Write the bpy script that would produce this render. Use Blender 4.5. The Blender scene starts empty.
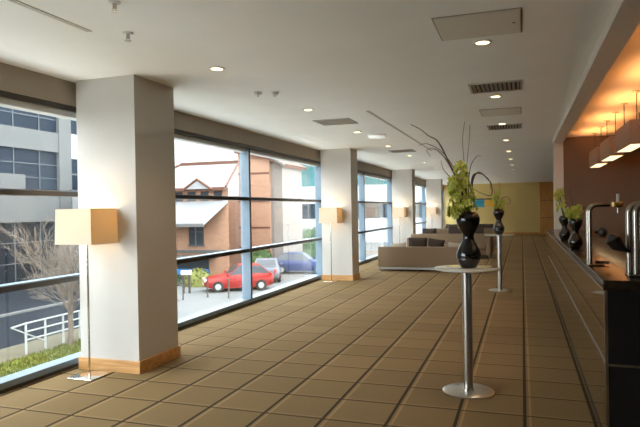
import bpy, bmesh, math, random
from mathutils import Vector, Matrix
random.seed(7)
SC = bpy.context.scene
COL = SC.collection
PI = math.pi

# ------------------------------------------------------------------ materials
def lin(c):
    return tuple(((v/255)/12.92 if v/255 <= .04045 else ((v/255+.055)/1.055)**2.4) for v in c)

def mat(name, rgb, rough=.6, metal=0, spec=.5, var=.0, scale=8, bump=0, coat=0, trans=0, tcol=None, emit=None, estr=0):
    m = bpy.data.materials.new(name); m.use_nodes = True
    nt = m.node_tree; b = nt.nodes['Principled BSDF']
    col = rgb if max(rgb) <= 1.0 else lin(rgb)
    b.inputs['Base Color'].default_value = (*col, 1)
    b.inputs['Roughness'].default_value = rough
    b.inputs['Metallic'].default_value = metal
    b.inputs['Specular IOR Level'].default_value = spec
    b.inputs['Coat Weight'].default_value = coat
    if emit:
        b.inputs['Emission Color'].default_value = (*emit, 1); b.inputs['Emission Strength'].default_value = estr
    tc = nt.nodes.new('ShaderNodeTexCoord')
    nz = nt.nodes.new('ShaderNodeTexNoise'); nz.inputs['Scale'].default_value = scale; nz.inputs['Detail'].default_value = 4
    nt.links.new(tc.outputs['Object'], nz.inputs['Vector'])
    if var > 0:
        rp = nt.nodes.new('ShaderNodeValToRGB')
        rp.color_ramp.elements[0].position = .3; rp.color_ramp.elements[1].position = .7
        rp.color_ramp.elements[0].color = (*[c*(1-var) for c in col], 1)
        rp.color_ramp.elements[1].color = (*[min(1, c*(1+var)) for c in col], 1)
        nt.links.new(nz.outputs['Fac'], rp.inputs['Fac']); nt.links.new(rp.outputs['Color'], b.inputs['Base Color'])
    if bump > 0:
        bp = nt.nodes.new('ShaderNodeBump'); bp.inputs['Strength'].default_value = bump; bp.inputs['Distance'].default_value = .01
        nt.links.new(nz.outputs['Fac'], bp.inputs['Height']); nt.links.new(bp.outputs['Normal'], b.inputs['Normal'])
    if trans > 0:
        out = nt.nodes['Material Output']
        tr = nt.nodes.new('ShaderNodeBsdfTranslucent'); tr.inputs['Color'].default_value = (*(tcol or col), 1)
        mx = nt.nodes.new('ShaderNodeMixShader'); mx.inputs[0].default_value = trans
        nt.links.new(b.outputs[0], mx.inputs[1]); nt.links.new(tr.outputs[0], mx.inputs[2]); nt.links.new(mx.outputs[0], out.inputs[0])
    return m

def emat(name, rgb, s):
    m = bpy.data.materials.new(name); m.use_nodes = True
    nt = m.node_tree; nt.nodes.clear()
    e = nt.nodes.new('ShaderNodeEmission'); e.inputs[0].default_value = (*rgb, 1); e.inputs[1].default_value = s
    o = nt.nodes.new('ShaderNodeOutputMaterial'); nt.links.new(e.outputs[0], o.inputs[0])
    return m

def glass_mat(name, tint, refl=1.0):
    m = bpy.data.materials.new(name); m.use_nodes = True
    nt = m.node_tree; nt.nodes.clear()
    t = nt.nodes.new('ShaderNodeBsdfTransparent'); t.inputs[0].default_value = (*tint, 1)
    g = nt.nodes.new('ShaderNodeBsdfGlossy'); g.inputs['Roughness'].default_value = .01; g.inputs[0].default_value = (refl, refl, refl, 1)
    lw = nt.nodes.new('ShaderNodeLayerWeight'); lw.inputs[0].default_value = .5
    pw = nt.nodes.new('ShaderNodeMath'); pw.operation = 'POWER'; pw.inputs[1].default_value = 5; nt.links.new(lw.outputs['Facing'], pw.inputs[0])
    f = nt.nodes.new('ShaderNodeMath'); f.operation = 'MULTIPLY_ADD'; f.inputs[1].default_value = .9; f.inputs[2].default_value = .022; nt.links.new(pw.outputs[0], f.inputs[0])
    mx = nt.nodes.new('ShaderNodeMixShader'); o = nt.nodes.new('ShaderNodeOutputMaterial')
    nt.links.new(f.outputs[0], mx.inputs[0]); nt.links.new(t.outputs[0], mx.inputs[1]); nt.links.new(g.outputs[0], mx.inputs[2])
    nt.links.new(mx.outputs[0], o.inputs[0])
    return m

def wood_mat(name, c1, c2, axis='Z', scale=3, rough=.45):
    m = mat(name, c1, rough); nt = m.node_tree; b = nt.nodes['Principled BSDF']
    tc = nt.nodes.new('ShaderNodeTexCoord'); mp = nt.nodes.new('ShaderNodeMapping')
    s = {'X': (.6, 9, 9), 'Y': (9, .6, 9), 'Z': (9, 9, .6)}[axis]
    mp.inputs['Scale'].default_value = s
    nz = nt.nodes.new('ShaderNodeTexNoise'); nz.inputs['Scale'].default_value = scale; nz.inputs['Detail'].default_value = 6; nz.inputs['Distortion'].default_value = 1
    rp = nt.nodes.new('ShaderNodeValToRGB'); rp.color_ramp.elements[0].position = .35; rp.color_ramp.elements[1].position = .65
    rp.color_ramp.elements[0].color = (*lin(c1), 1); rp.color_ramp.elements[1].color = (*lin(c2), 1)
    nt.links.new(tc.outputs['Object'], mp.inputs[0]); nt.links.new(mp.outputs[0], nz.inputs['Vector'])
    nt.links.new(nz.outputs['Fac'], rp.inputs[0]); nt.links.new(rp.outputs[0], b.inputs['Base Color'])
    return m

def brick_mat(name, c1, c2, mortar, bw=.23, bh=.075):
    m = mat(name, c1, .85); nt = m.node_tree; b = nt.nodes['Principled BSDF']
    tc = nt.nodes.new('ShaderNodeTexCoord'); sp = nt.nodes.new('ShaderNodeSeparateXYZ'); cb = nt.nodes.new('ShaderNodeCombineXYZ')
    ad = nt.nodes.new('ShaderNodeMath'); ad.operation = 'ADD'
    br = nt.nodes.new('ShaderNodeTexBrick'); br.inputs['Scale'].default_value = 1
    br.inputs['Brick Width'].default_value = bw; br.inputs['Row Height'].default_value = bh; br.inputs['Mortar Size'].default_value = .006
    br.inputs['Color1'].default_value = (*lin(c1), 1); br.inputs['Color2'].default_value = (*lin(c2), 1); br.inputs['Mortar'].default_value = (*lin(mortar), 1)
    nt.links.new(tc.outputs['Object'], sp.inputs[0])
    nt.links.new(sp.outputs[0], ad.inputs[0]); nt.links.new(sp.outputs[1], ad.inputs[1])
    nt.links.new(ad.outputs[0], cb.inputs[0]); nt.links.new(sp.outputs[2], cb.inputs[1])
    nt.links.new(cb.outputs[0], br.inputs['Vector']); nt.links.new(br.outputs['Color'], b.inputs['Base Color'])
    return m

def carpet_mat():
    m = mat('carpet', (120, 92, 56), .95, spec=.15); nt = m.node_tree; b = nt.nodes['Principled BSDF']
    N = nt.nodes.new; L = nt.links.new
    def M(op, a, c=None, d=None):
        n = N('ShaderNodeMath'); n.operation = op
        for i, v in enumerate((a, c, d)):
            if v is None: continue
            if isinstance(v, (int, float)): n.inputs[i].default_value = v
            else: L(v, n.inputs[i])
        return n.outputs[0]
    geo = N('ShaderNodeNewGeometry'); sp = N('ShaderNodeSeparateXYZ'); L(geo.outputs['Position'], sp.inputs[0])
    X = M('DIVIDE', M('ADD', sp.outputs[0], 100.005), .5); Y = M('DIVIDE', M('ADD', sp.outputs[1], 95.66), .5)
    u = M('FRACT', X); v = M('FRACT', Y)
    def band(t, lo, hi):
        return M('MULTIPLY', M('GREATER_THAN', t, lo), M('LESS_THAN', t, hi))
    du = M('ADD', band(u, -1, .026), band(u, .974, 2))
    dv = M('ADD', band(v, -1, .022), band(v, .978, 2))
    lu = band(u, .06, .10); lv = band(v, .045, .08)
    # woven stripes running across each tile
    w = N('ShaderNodeTexWave'); w.inputs['Scale'].default_value = 9; w.bands_direction = 'Y'; w.inputs['Distortion'].default_value = 1.5
    L(geo.outputs['Position'], w.inputs['Vector'])
    wn = N('ShaderNodeTexWhiteNoise'); wn.noise_dimensions = '2D'
    cb = N('ShaderNodeCombineXYZ'); L(M('FLOOR', X), cb.inputs[0]); L(M('FLOOR', Y), cb.inputs[1]); L(cb.outputs[0], wn.inputs['Vector'])
    nz = N('ShaderNodeTexNoise'); nz.inputs['Scale'].default_value = 160; L(geo.outputs['Position'], nz.inputs['Vector'])
    fac = M('ADD', M('ADD', .80, M('MULTIPLY', w.outputs['Fac'], .10)), M('ADD', M('MULTIPLY', wn.outputs['Value'], .14), M('MULTIPLY', nz.outputs['Fac'], .12)))
    fac = M('MULTIPLY', fac, M('SUBTRACT', 1, M('MULTIPLY', M('MAXIMUM', du, M('MULTIPLY', dv, .85)), .80)))
    fac = M('MULTIPLY', fac, M('ADD', 1, M('MULTIPLY', M('MAXIMUM', lu, M('MULTIPLY', lv, .6)), .45)))
    mx = N('ShaderNodeVectorMath'); mx.operation = 'SCALE'; mx.inputs[0].default_value = CARPET
    L(fac, mx.inputs['Scale']); L(mx.outputs[0], b.inputs['Base Color'])
    return m

CARPET = (.218, .148, .070)
M_carpet = carpet_mat()
M_ceil = mat('ceiling_paint', (.90, .88, .84), .85, var=.02, scale=1.5)
M_col = mat('column_paint', (.64, .61, .575), .8, var=.02, scale=2)
M_taupe = mat('taupe_paint', (.34, .29, .23), .8, var=.04, scale=2)
M_barwall = mat('bar_wall_paint', (.20, .125, .085), .7, var=.06, scale=1.2)
M_cream = mat('cream_paint', (.78, .60, .24), .8, var=.04, scale=.8)
M_beige = mat('beige_paint', (.42, .35, .27), .8, var=.04, scale=1)
M_beam = mat('beam_paint', (.70, .67, .62), .8, var=.02)
M_oak = wood_mat('oak_skirting', (196, 140, 82), (222, 172, 112), 'X', 3)
M_oakdoor = wood_mat('oak_door', (190, 130, 62), (214, 154, 80), 'Z', 3)
M_frame = mat('steel_blue_frame', (.17, .235, .30), .4, metal=0, var=.05)
M_bronze = mat('dark_bronze', (.035, .028, .022), .35, spec=.5)
M_bronze_l = mat('pale_frame', (.52, .52, .50), .45)
M_glass = glass_mat('window_glass', (.93, .96, .96))
M_steel = mat('brushed_steel', (.55, .52, .48), .28, metal=1, var=.05, scale=30)
M_chrome = mat('chrome', (.80, .76, .70), .12, metal=1)
M_brass = mat('brass', (.85, .55, .18), .25, metal=1)
M_blackgl = mat('black_ceramic', (.006, .006, .007), .12, spec=.5, coat=.6)
M_fontmetal = mat('font_chrome', (.36, .32, .27), .22, metal=1)
M_black = mat('black_plastic', (.012, .011, .011), .45)
M_tabletop = mat('frosted_glass_top', (.62, .62, .58), .12, spec=.6, coat=.5)
M_counter = mat('counter_panel', (.010, .007, .005), .07, spec=1.0, coat=1.0)
M_counterdark = mat('counter_black', (.008, .008, .009), .35)
M_top = mat('counter_stone', (.020, .013, .009), .22, spec=.4, coat=.1, var=.3, scale=30)
M_trimmetal = mat('counter_trim', (.45, .40, .36), .3, metal=1)
M_shade = mat('lamp_shade_linen', (.88, .82, .70), .9, trans=.30, tcol=(.88, .64, .26))
M_pshade = mat('pendant_linen', (.42, .31, .24), .9, var=.08, scale=40, trans=.15)
M_sofa = mat('sofa_taupe', (.25, .172, .105), .9, var=.07, scale=30, bump=.2)
M_sofa2 = mat('sofa_brown', (.22, .15, .09), .9, var=.08, scale=30, bump=.2)
M_cush = mat('cushion_dark', (.060, .040, .032), .9, var=.1, scale=30)
M_cushl = mat('cushion_pale', (.42, .36, .28), .9, var=.08, scale=30)
M_stem = mat('stem_green', (.16, .20, .04), .6)
M_twig = mat('willow_bark', (.085, .055, .035), .7, var=.2, scale=20)
M_bloom = mat('orchid_green', (.60, .66, .10), .55, var=.25, scale=25, trans=.25)
M_bloomlip = mat('orchid_lip', (.62, .50, .22), .55)
M_vent = mat('vent_white', (.50, .47, .42), .6)
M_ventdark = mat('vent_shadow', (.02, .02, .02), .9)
M_hatch = mat('hatch_paint', (.72, .66, .58), .85)
M_white = mat('white_plastic', (.80, .80, .78), .5)
E_down = emat('downlight_glow', (1, .72, .34), 9)
E_pend = emat('pendant_diffuser', (1, .78, .42), 1.6)
E_bulb = emat('bulb_glow', (1, .70, .35), 2)
# outdoors
M_ground = mat('pale_paving', (.135, .136, .136), .9, spec=.06, var=.08, scale=.6)
M_bounce = mat('bounce_white', (.62, .61, .58), .95, spec=.06, var=.15, scale=12)  # bright white for the added strip that bounces daylight indoors
M_road = mat('asphalt', (0.0108, 0.0135, 0.0184), .9, spec=.06, var=.12, scale=.8)
M_path = mat('path_gravel', (0.0975, 0.0863, 0.0619), .9, spec=.06, var=.1, scale=2)
M_grass = mat('lawn', (.082, .088, .018), .9, spec=.06, var=.3, scale=3)
M_stone = mat('pale_stone', (0.0806, 0.0806, 0.0795), .85, var=.06, scale=1)
M_stone2 = mat('grey_render', (0.1013, 0.0975, 0.0938), .85, var=.06, scale=1)
M_glassblue = mat('blue_grey_glazing', (0.0112, 0.0169, 0.0263), .5, spec=.06, var=.2, scale=.4)
M_glasslow = mat('dark_glazing', (0.0078, 0.0102, 0.015), .5, spec=.06, var=.2, scale=.4)
M_mull = mat('facade_mullion', (0.052, 0.06, 0.068), .5)
M_teal = mat('teal_glazing', (0.048, 0.132, 0.132), .5, spec=.06, var=.2, scale=.3)
M_brick = brick_mat('orange_brick', (152, 112, 86), (140, 100, 77), (148, 126, 108))
M_brick2 = brick_mat('red_brick', (156, 118, 95), (146, 108, 86), (150, 126, 110))
M_roof = mat('pale_slate_roof', (0.252, 0.252, 0.252), .8, spec=.06, var=.08, scale=1)
M_fascia = mat('red_brown_fascia', (0.1, 0.0375, 0.02), .7)
M_darkwin = mat('shop_window', (.03, .035, .04), .3)
M_blue = mat('blue_fascia', (.04, .16, .38), .6)
M_rail = mat('white_rail', (0.275, 0.275, 0.265), .5)
M_bark = mat('pale_bark', (.105, .078, .058), .9, var=.2, scale=6)
M_hedge = mat('hedge_leaf', (0.035, 0.07, 0.015), .8, var=.4, scale=3)
M_hedgey = mat('hedge_yellow', (0.12, 0.125, 0.025), .8, var=.3, scale=3)
M_red = mat('car_red', (0.252, 0.021, 0.018), .3, coat=.12, spec=.2)
M_silver = mat('car_silver', (0.132, 0.138, 0.168), .3, metal=.2, coat=.12, spec=.2)
M_blu = mat('car_blue', (.010, .022, .105), .3, coat=.12, spec=.2)
M_tyre = mat('tyre', (.015, .015, .015), .8)
M_hub = mat('alloy', (.4, .4, .4), .4, metal=.5)
M_lampred = mat('tail_lamp', (.5, .03, .02), .3)

# ------------------------------------------------------------------ helpers
class MB:
    """collects shapes into one mesh"""
    def __init__(s): s.v = []; s.f = []; s.m = []; s.sm = []
    def add(s, vs, fs, mi=0, smooth=False):
        o = len(s.v); s.v += [tuple(p) for p in vs]
        for f in fs: s.f.append(tuple(o+i for i in f)); s.m.append(mi); s.sm.append(smooth)
        return s
    def box(s, x0, x1, y0, y1, z0, z1, mi=0, bev=0):
        if bev > 0:
            bm = bmesh.new(); bmesh.ops.create_cube(bm, size=1)
            for v in bm.verts:
                v.co = Vector(((x0+x1)/2+v.co.x*(x1-x0), (y0+y1)/2+v.co.y*(y1-y0), (z0+z1)/2+v.co.z*(z1-z0)))
            bmesh.ops.bevel(bm, geom=bm.edges[:], offset=bev, segments=3, affect='EDGES', profile=.5)
            bm.verts.index_update()
            s.add([v.co[:] for v in bm.verts], [[v.index for v in f.verts] for f in bm.faces], mi, True); bm.free(); return s
        v = [(x, y, z) for z in (z0, z1) for x, y in ((x0, y0), (x1, y0), (x1, y1), (x0, y1))]
        return s.add(v, [(3, 2, 1, 0), (4, 5, 6, 7), (0, 1, 5, 4), (1, 2, 6, 5), (2, 3, 7, 6), (3, 0, 4, 7)], mi)
    def lathe(s, prof, cx=0, cy=0, n=40, mi=0, smooth=True):
        vs = []; fs = []
        for r, z in prof:
            for k in range(n):
                a = 2*PI*k/n; vs.append((cx+r*math.cos(a), cy+r*math.sin(a), z))
        for i in range(len(prof)-1):
            for k in range(n):
                fs.append((i*n+k, i*n+(k+1) % n, (i+1)*n+(k+1) % n, (i+1)*n+k))
        if prof[0][0] > 1e-6: fs.append(tuple(reversed(range(n))))
        if prof[-1][0] > 1e-6: fs.append(tuple((len(prof)-1)*n+k for k in range(n)))
        return s.add(vs, fs, mi, smooth)
    def tube(s, pts, rad, n=8, mi=0, cap=True):
        pts = [Vector(p) for p in pts]; vs = []; fs = []
        rr = rad if isinstance(rad, (list, tuple)) else [rad]*len(pts)
        ref = None
        for i, p in enumerate(pts):
            t = (pts[min(i+1, len(pts)-1)]-pts[max(i-1, 0)]).normalized()
            if ref is None:
                ref = Vector((0, 0, 1)) if abs(t.z) < .9 else Vector((1, 0, 0))
                ref = (ref - t*ref.dot(t)).normalized()
            else:
                ref = (ref - t*ref.dot(t)); ref = ref.normalized() if ref.length > 1e-6 else t.orthogonal().normalized()
            b = t.cross(ref)
            for k in range(n):
                a = 2*PI*k/n; vs.append(tuple(p + (ref*math.cos(a)+b*math.sin(a))*rr[i]))
        for i in range(len(pts)-1):
            for k in range(n):
                fs.append((i*n+k, i*n+(k+1) % n, (i+1)*n+(k+1) % n, (i+1)*n+k))
        if cap:
            fs.append(tuple(reversed(range(n)))); fs.append(tuple((len(pts)-1)*n+k for k in range(n)))
        return s.add(vs, fs, mi, True)
    def prism(s, poly, a0, a1, axis='Y', mi=0):
        """poly in the plane across axis, pushed from a0 to a1"""
        def P(p, a):
            return (p[0], a, p[1]) if axis == 'Y' else ((a, p[0], p[1]) if axis == 'X' else (p[0], p[1], a))
        n = len(poly); vs = [P(p, a0) for p in poly]+[P(p, a1) for p in poly]
        fs = [tuple(reversed(range(n))), tuple(range(n, 2*n))]+[(k, (k+1) % n, n+(k+1) % n, n+k) for k in range(n)]
        return s.add(vs, fs, mi)
    def build(s, name, mats, parent=None, loc=None, rz=0):
        me = bpy.data.meshes.new(name); me.from_pydata(s.v, [], s.f)
        if not isinstance(mats, (list, tuple)): mats = [mats]
        for m in mats: me.materials.append(m)
        for p, mi, sm in zip(me.polygons, s.m, s.sm): p.material_index = mi; p.use_smooth = sm
        bm = bmesh.new(); bm.from_mesh(me); bmesh.ops.recalc_face_normals(bm, faces=bm.faces[:]); bm.to_mesh(me); bm.free()
        me.update()
        if any(s.sm):
            try: me.set_sharp_from_angle(angle=math.radians(42))
            except Exception: pass
        o = bpy.data.objects.new(name, me); COL.objects.link(o)
        if parent: o.parent = parent
        if loc: o.location = loc
        if rz: o.rotation_euler.z = rz
        return o

def tag(o, label, cat, group=None, kind=None):
    o['label'] = label; o['category'] = cat
    if group: o['group'] = group
    if kind: o['kind'] = kind
    return o
def thing(name, label, cat, loc=(0, 0, 0), rz=0, group=None):
    o = bpy.data.objects.new(name, None); COL.objects.link(o); o.empty_display_size = .1
    o.location = loc; o.rotation_euler.z = rz
    return tag(o, label, cat, group)
def struct(o, label=None):
    o['kind'] = 'structure'
    if label: o['label'] = label
    return o
KIDS = {}
def kids(o): return [c for c in bpy.data.objects if c.parent is o]
def dup(o, loc, rz=None, label=None, group=None):
    def cp(a, par):
        c = a.copy(); COL.objects.link(c)
        if par: c.parent = par
        for ch in kids(a): cp(ch, c)
        return c
    r = cp(o, None); r.location = loc
    if rz is not None: r.rotation_euler.z = rz
    if label: r['label'] = label
    if group: r['group'] = group
    return r

ORD = ['nearest', 'second', 'third', 'fourth', 'fifth', 'sixth', 'seventh', 'eighth', 'ninth', 'tenth', 'eleventh', 'twelfth', 'thirteenth']
CEIL = 3.05
FAR = 36.6
NEAR = -4.2

# ------------------------------------------------------------------ the room
struct(MB().box(-4.72, 4.2, NEAR-.2, FAR+.2, -.25, 0).build('floor', M_carpet), 'brown carpet tiles with dark and pale edge lines')
struct(MB().box(-4.75, 4.2, NEAR-.2, FAR+.2, CEIL, CEIL+.2).build('ceiling', M_ceil), 'flat off-white plaster ceiling')
struct(MB().box(-4.72, 4.2, NEAR-.2, NEAR, 0, CEIL).build('wall_back', M_beige), 'beige wall behind the viewer')
struct(MB().box(-4.72, 4.2, FAR, FAR+.2, 0, CEIL).build('wall_front', M_cream), 'cream end wall of the long hall')
struct(MB().box(4.0, 4.2, NEAR, FAR, 0, CEIL).build('wall_right', M_barwall), 'brown wall behind the bar')
struct(MB().box(-4.74, -4.52, NEAR, FAR, 2.80, CEIL).build('wall_left', M_taupe), 'taupe strip of wall above the windows')
# end wall of the bar, with its pale pier and the beam over the counter
PY = 13.15
struct(MB().box(.822, 4.0, PY, PY+.22, 0, CEIL).build('wall_bar', M_barwall), 'brown wall closing the end of the bar')
struct(MB().box(.634, .82, PY, PY+.3, 0, 2.95).build('pillar', M_beam), 'slim pale pier at the end of the bar')
struct(MB().box(.634, .82, NEAR, PY+.3, 2.95, CEIL).build('beam', M_beam), 'pale downstand beam over the bar counter')
d = struct(MB().box(1.04, 1.96, FAR-.045, FAR-.002, 0.005, 2.98).build('door_1', M_oakdoor), 'brown timber door in the cream end wall')
mb = MB()
for z in (.98, 1.98): mb.box(1.04, 1.96, FAR-.052, FAR-.044, z-.012, z+.012)
mb.build('door_groove', M_bronze, d)
mb = MB()
mb.box(0.97, 1.04, FAR-.06, FAR-.002, 0.005, 3.04).box(1.96, 2.03, FAR-.06, FAR-.002, 0.005, 3.04).box(.97, 2.03, FAR-.06, FAR-.002, 2.98, 3.04)
mb.build('door_frame', M_oakdoor, d)
MB().tube([(1.14, FAR-.10, 1.0), (1.14, FAR-.10, 1.25)], .012).tube([(1.14, FAR-.10, 1.02), (1.14, FAR-.04, 1.02)], .008).tube([(1.14, FAR-.10, 1.23), (1.14, FAR-.04, 1.23)], .008).build('door_handle', M_steel, d)
struct(MB().box(-4.5, .97, FAR-.02, FAR-.001, 0.002, .12).build('baseboard_front', M_oakdoor))

# columns
CX0, CX1, CD = -4.465, -3.717, .58
CYS = [-2.92+7.96*k for k in range(5)]
CDS = [.58, .72, .58, .58, .58]
for i, y in enumerate(CYS):
    CD = CDS[i]
    c = struct(MB().box(CX0+.02, CX1, y, y+CD, 0, CEIL).build('column', M_col))
    if i: c['label'] = 'off-white square column with oak baseboard, %s along the windows' % ['', 'nearest', 'second', 'third', 'fourth'][i]
    t = .018
    MB().box(CX0, CX1+t, y-t, y, .001, .125).box(CX1, CX1+t, y, y+CD, .001, .125).box(CX0, CX1+t, y+CD, y+CD+t, .001, .125).build('baseboard', M_oak, c)

# windows: one per bay
XO, XI = -4.72, -4.55
for i in range(5):
    y0 = NEAR if i == 0 else CYS[i]+.36; y1 = CYS[i+1]+.36 if i < 4 else FAR
    root = bpy.data.objects.new('window_%d' % (i+1), None); COL.objects.link(root); root['kind'] = 'structure'
    root['label'] = 'tall three-row window between columns'
    yc = (y0+y1)/2 if i else CYS[1]-3.62
    yc += .03
    def part(n, mb, m): return mb.build(n, m, root)
    part('sill', MB().box(XO, XI, y0, y1, .035, .095), M_frame)
    part('sill_plinth', MB().box(XO+.02, XI-.005, y0, y1, 0, .035), M_bronze)
    part('head', MB().box(XO, XI, y0, y1, 2.745, 2.80), M_bronze)
    part('head_frame', MB().box(XO, XI-.04, y0, y1, 2.685, 2.745), M_bronze_l)
    for (a, b) in ((yc-.03, yc+.03), (y1-.03, y1+.03)) if i < 4 else ((yc-.03, yc+.03), (y1-.07, y1-.005)):
        part('mullion', MB().box(XO, XI, a, b, .095, 2.745), M_frame)
        MB().box(XI, XI+.006, a+.004, b-.004, .095, 2.745).build('mullion_cap', M_bronze, root)
    spans = ((y0+.03, yc-.03), (yc+.03, y1-.03))
    for z, hh in ((.945, .026), (1.855, .024)):
        for (a, b) in spans:
            part('transom', MB().box(XO+.02, XI-.006, a, b, z-hh, z+hh), M_bronze)
            part('transom_cap', MB().box(XO+.02, XI-.016, a, b, z+hh, z+hh+.012), M_frame)
    for z0, z1 in ((.095, .919), (.983, 1.831), (1.891, 2.685)):
        for (a, b) in spans:
            part('glass', MB().box(-4.69, -4.682, a, b, z0, z1), M_glass)

# ------------------------------------------------------------------ ceiling fittings
def downlight_proto():
    t = thing('downlight', '', 'ceiling light')
    MB().lathe([(.055, -.001), (.058, -.010), (.074, -.012), (.080, -.006), (.080, 0)], n=28).build('trim_ring', M_white, t)
    MB().lathe([(.0, -.004), (.055, -.004)], n=28).build('lens', E_down, t)
    l = bpy.data.lights.new('downlight_beam', 'SPOT'); l.energy = DOWN_W; l.color = (1, .76, .50); l.spot_size = math.radians(105); l.spot_blend = .9; l.shadow_soft_size = .04
    lo = bpy.data.objects.new('downlight_beam', l); COL.objects.link(lo); lo.parent = t; lo.location = (0, 0, -.02)
    return t
DOWN_W = 30
proto = downlight_proto()
first = True
for row, X, ys in (('window-side', -2.82, [5.14+2.6*k for k in range(12)]), ('bar-side', -.30, [5.21+2.6*k for k in range(12)])):
    for k, y in enumerate(ys):
        lb = 'recessed round downlight, %s one in the %s ceiling row' % (ORD[k], row)
        if first: proto.location = (X, y, CEIL); proto['label'] = lb; proto['group'] = 'recessed ceiling downlights'; first = False
        else: dup(proto, (X, y, CEIL), label=lb, group='recessed ceiling downlights')

def vent(x, y, w, dpt, label):
    t = thing('ceiling_vent', label, 'air vent', (x, y, CEIL), group='ceiling air vents')
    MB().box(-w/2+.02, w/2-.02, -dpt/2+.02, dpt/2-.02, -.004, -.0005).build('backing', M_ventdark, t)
    f = .03
    MB().box(-w/2, w/2, -dpt/2, -dpt/2+f, -.014, 0).box(-w/2, w/2, dpt/2-f, dpt/2, -.014, 0).box(-w/2, -w/2+f, -dpt/2+f, dpt/2-f, -.014, 0).box(w/2-f, w/2, -dpt/2+f, dpt/2-f, -.014, 0).build('frame', M_vent, t)
    n = 11
    mb = MB()
    for k in range(n):
        cx = -w/2+f+(w-2*f)*(k+.5)/n
        mb.prism([(cx-.014, -.016), (cx-.010, -.016), (cx+.014, -.004), (cx+.010, -.004)], -dpt/2+f, dpt/2-f, 'Y')
    mb.build('slats', M_vent, t)
    return t
vent(-.27, 7.19, .60, .56, 'square slatted air vent nearest the viewer on the bar side')
vent(-.27, 10.82, .58, .60, 'square slatted air vent farther along the bar-side ceiling')
vent(-2.80, 8.97, .58, .57, 'square slatted air vent in the window-side ceiling')
vent(-2.75, 14.2, .58, .57, 'farther slatted air vent beyond the white disc, window side')
def hatch(x, y, w, dp, label):
    t = thing('access_hatch', label, 'ceiling hatch', (x, y, CEIL), group='ceiling access hatches')
    MB().box(-w/2+.012, w/2-.012, -dp/2+.012, dp/2-.012, -.010, -.001).build('panel', M_hatch, t)
    f = .012
    MB().box(-w/2, w/2, -dp/2, -dp/2+f, -.004, 0).box(-w/2, w/2, dp/2-f, dp/2, -.004, 0).box(-w/2, -w/2+f, -dp/2+f, dp/2-f, -.004, 0).box(w/2-f, w/2, -dp/2+f, dp/2-f, -.004, 0).build('frame', M_taupe, t)
    MB().lathe([(.0, -.012), (.012, -.012), (.012, -.009)], w/2-.06, 0, n=12).build('lock', M_ventdark, t)
hatch(-.30, 4.72, .64, .62, 'large square ceiling hatch above the nearest bar-side downlight')
hatch(-.28, 9.13, .58, .66, 'ceiling hatch between the two bar-side vents')
def slot(x, y0, y1, label):
    t = thing('slot_diffuser', label, 'air vent', (x, (y0+y1)/2, CEIL), group='linear ceiling slots'); h = (y1-y0)/2
    MB().box(-.012, .012, -h, h, -.004, -.0005).build('slot', M_vent, t)
    MB().box(-.022, -.012, -h, h, -.006, 0).box(.012, .022, -h, h, -.006, 0).build('frame', M_hatch, t)
slot(-3.14, 2.6, 3.72, 'thin linear slot at upper left of the ceiling')
slot(-2.08, 8.2, 14.5, 'long linear slot along the middle of the ceiling')
def detector(x, y, r, label):
    t = thing('smoke_detector', label, 'smoke detector', (x, y, CEIL), group='ceiling detectors')
    MB().lathe([(r*1.15, 0), (r*1.15, -.012), (r, -.014), (r*.9, -.035), (r*.45, -.045), (0, -.046)], n=28).build('housing', M_white, t)
    MB().lathe([(r*.2, -.044), (r*.2, -.052), (0, -.053)], n=16).build('sensor', M_black, t)
detector(-2.94, 6.35, .045, 'small white ceiling detector, left one of the close pair')
detector(-2.76, 6.43, .045, 'small white ceiling detector, right one of the close pair')
t = thing('emergency_light', 'round white emergency light disc beside a window-side downlight', 'ceiling light', (-2.60, 10.95, CEIL))
MB().lathe([(.17, 0), (.17, -.03), (.155, -.05), (0, -.055)], n=32).build('diffuser', mat('opal', (.85, .85, .82), .4, emit=(1, .97, .9), estr=.35), t)
MB().lathe([(.18, 0), (.18, -.018), (.171, -.018), (.171, 0)], n=32).build('rim', M_white, t)
for (x, y, lb) in ((-2.90, 3.87, 'chrome sprinkler head hanging from the ceiling above the nearest column'), (-2.56, 3.28, 'chrome sprinkler head at the top edge of the ceiling')):
    t = thing('sprinkler', lb, 'sprinkler', (x, y, CEIL), group='ceiling sprinklers')
    MB().lathe([(.04, 0), (.04, -.006), (.014, -.01)], n=24).build('collar', M_white, t)
    MB().lathe([(.014, -.008), (.010, -.045), (0, -.045)], n=16).build('nozzle', M_steel, t)
    MB().lathe([(0, -.062), (.026, -.062), (.026, -.059), (0, -.058)], n=20).tube([(.012, 0, -.02), (.016, 0, -.04), (.010, 0, -.06)], .0025).tube([(-.012, 0, -.02), (-.016, 0, -.04), (-.010, 0, -.06)], .0025).build('deflector', M_steel, t)

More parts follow.
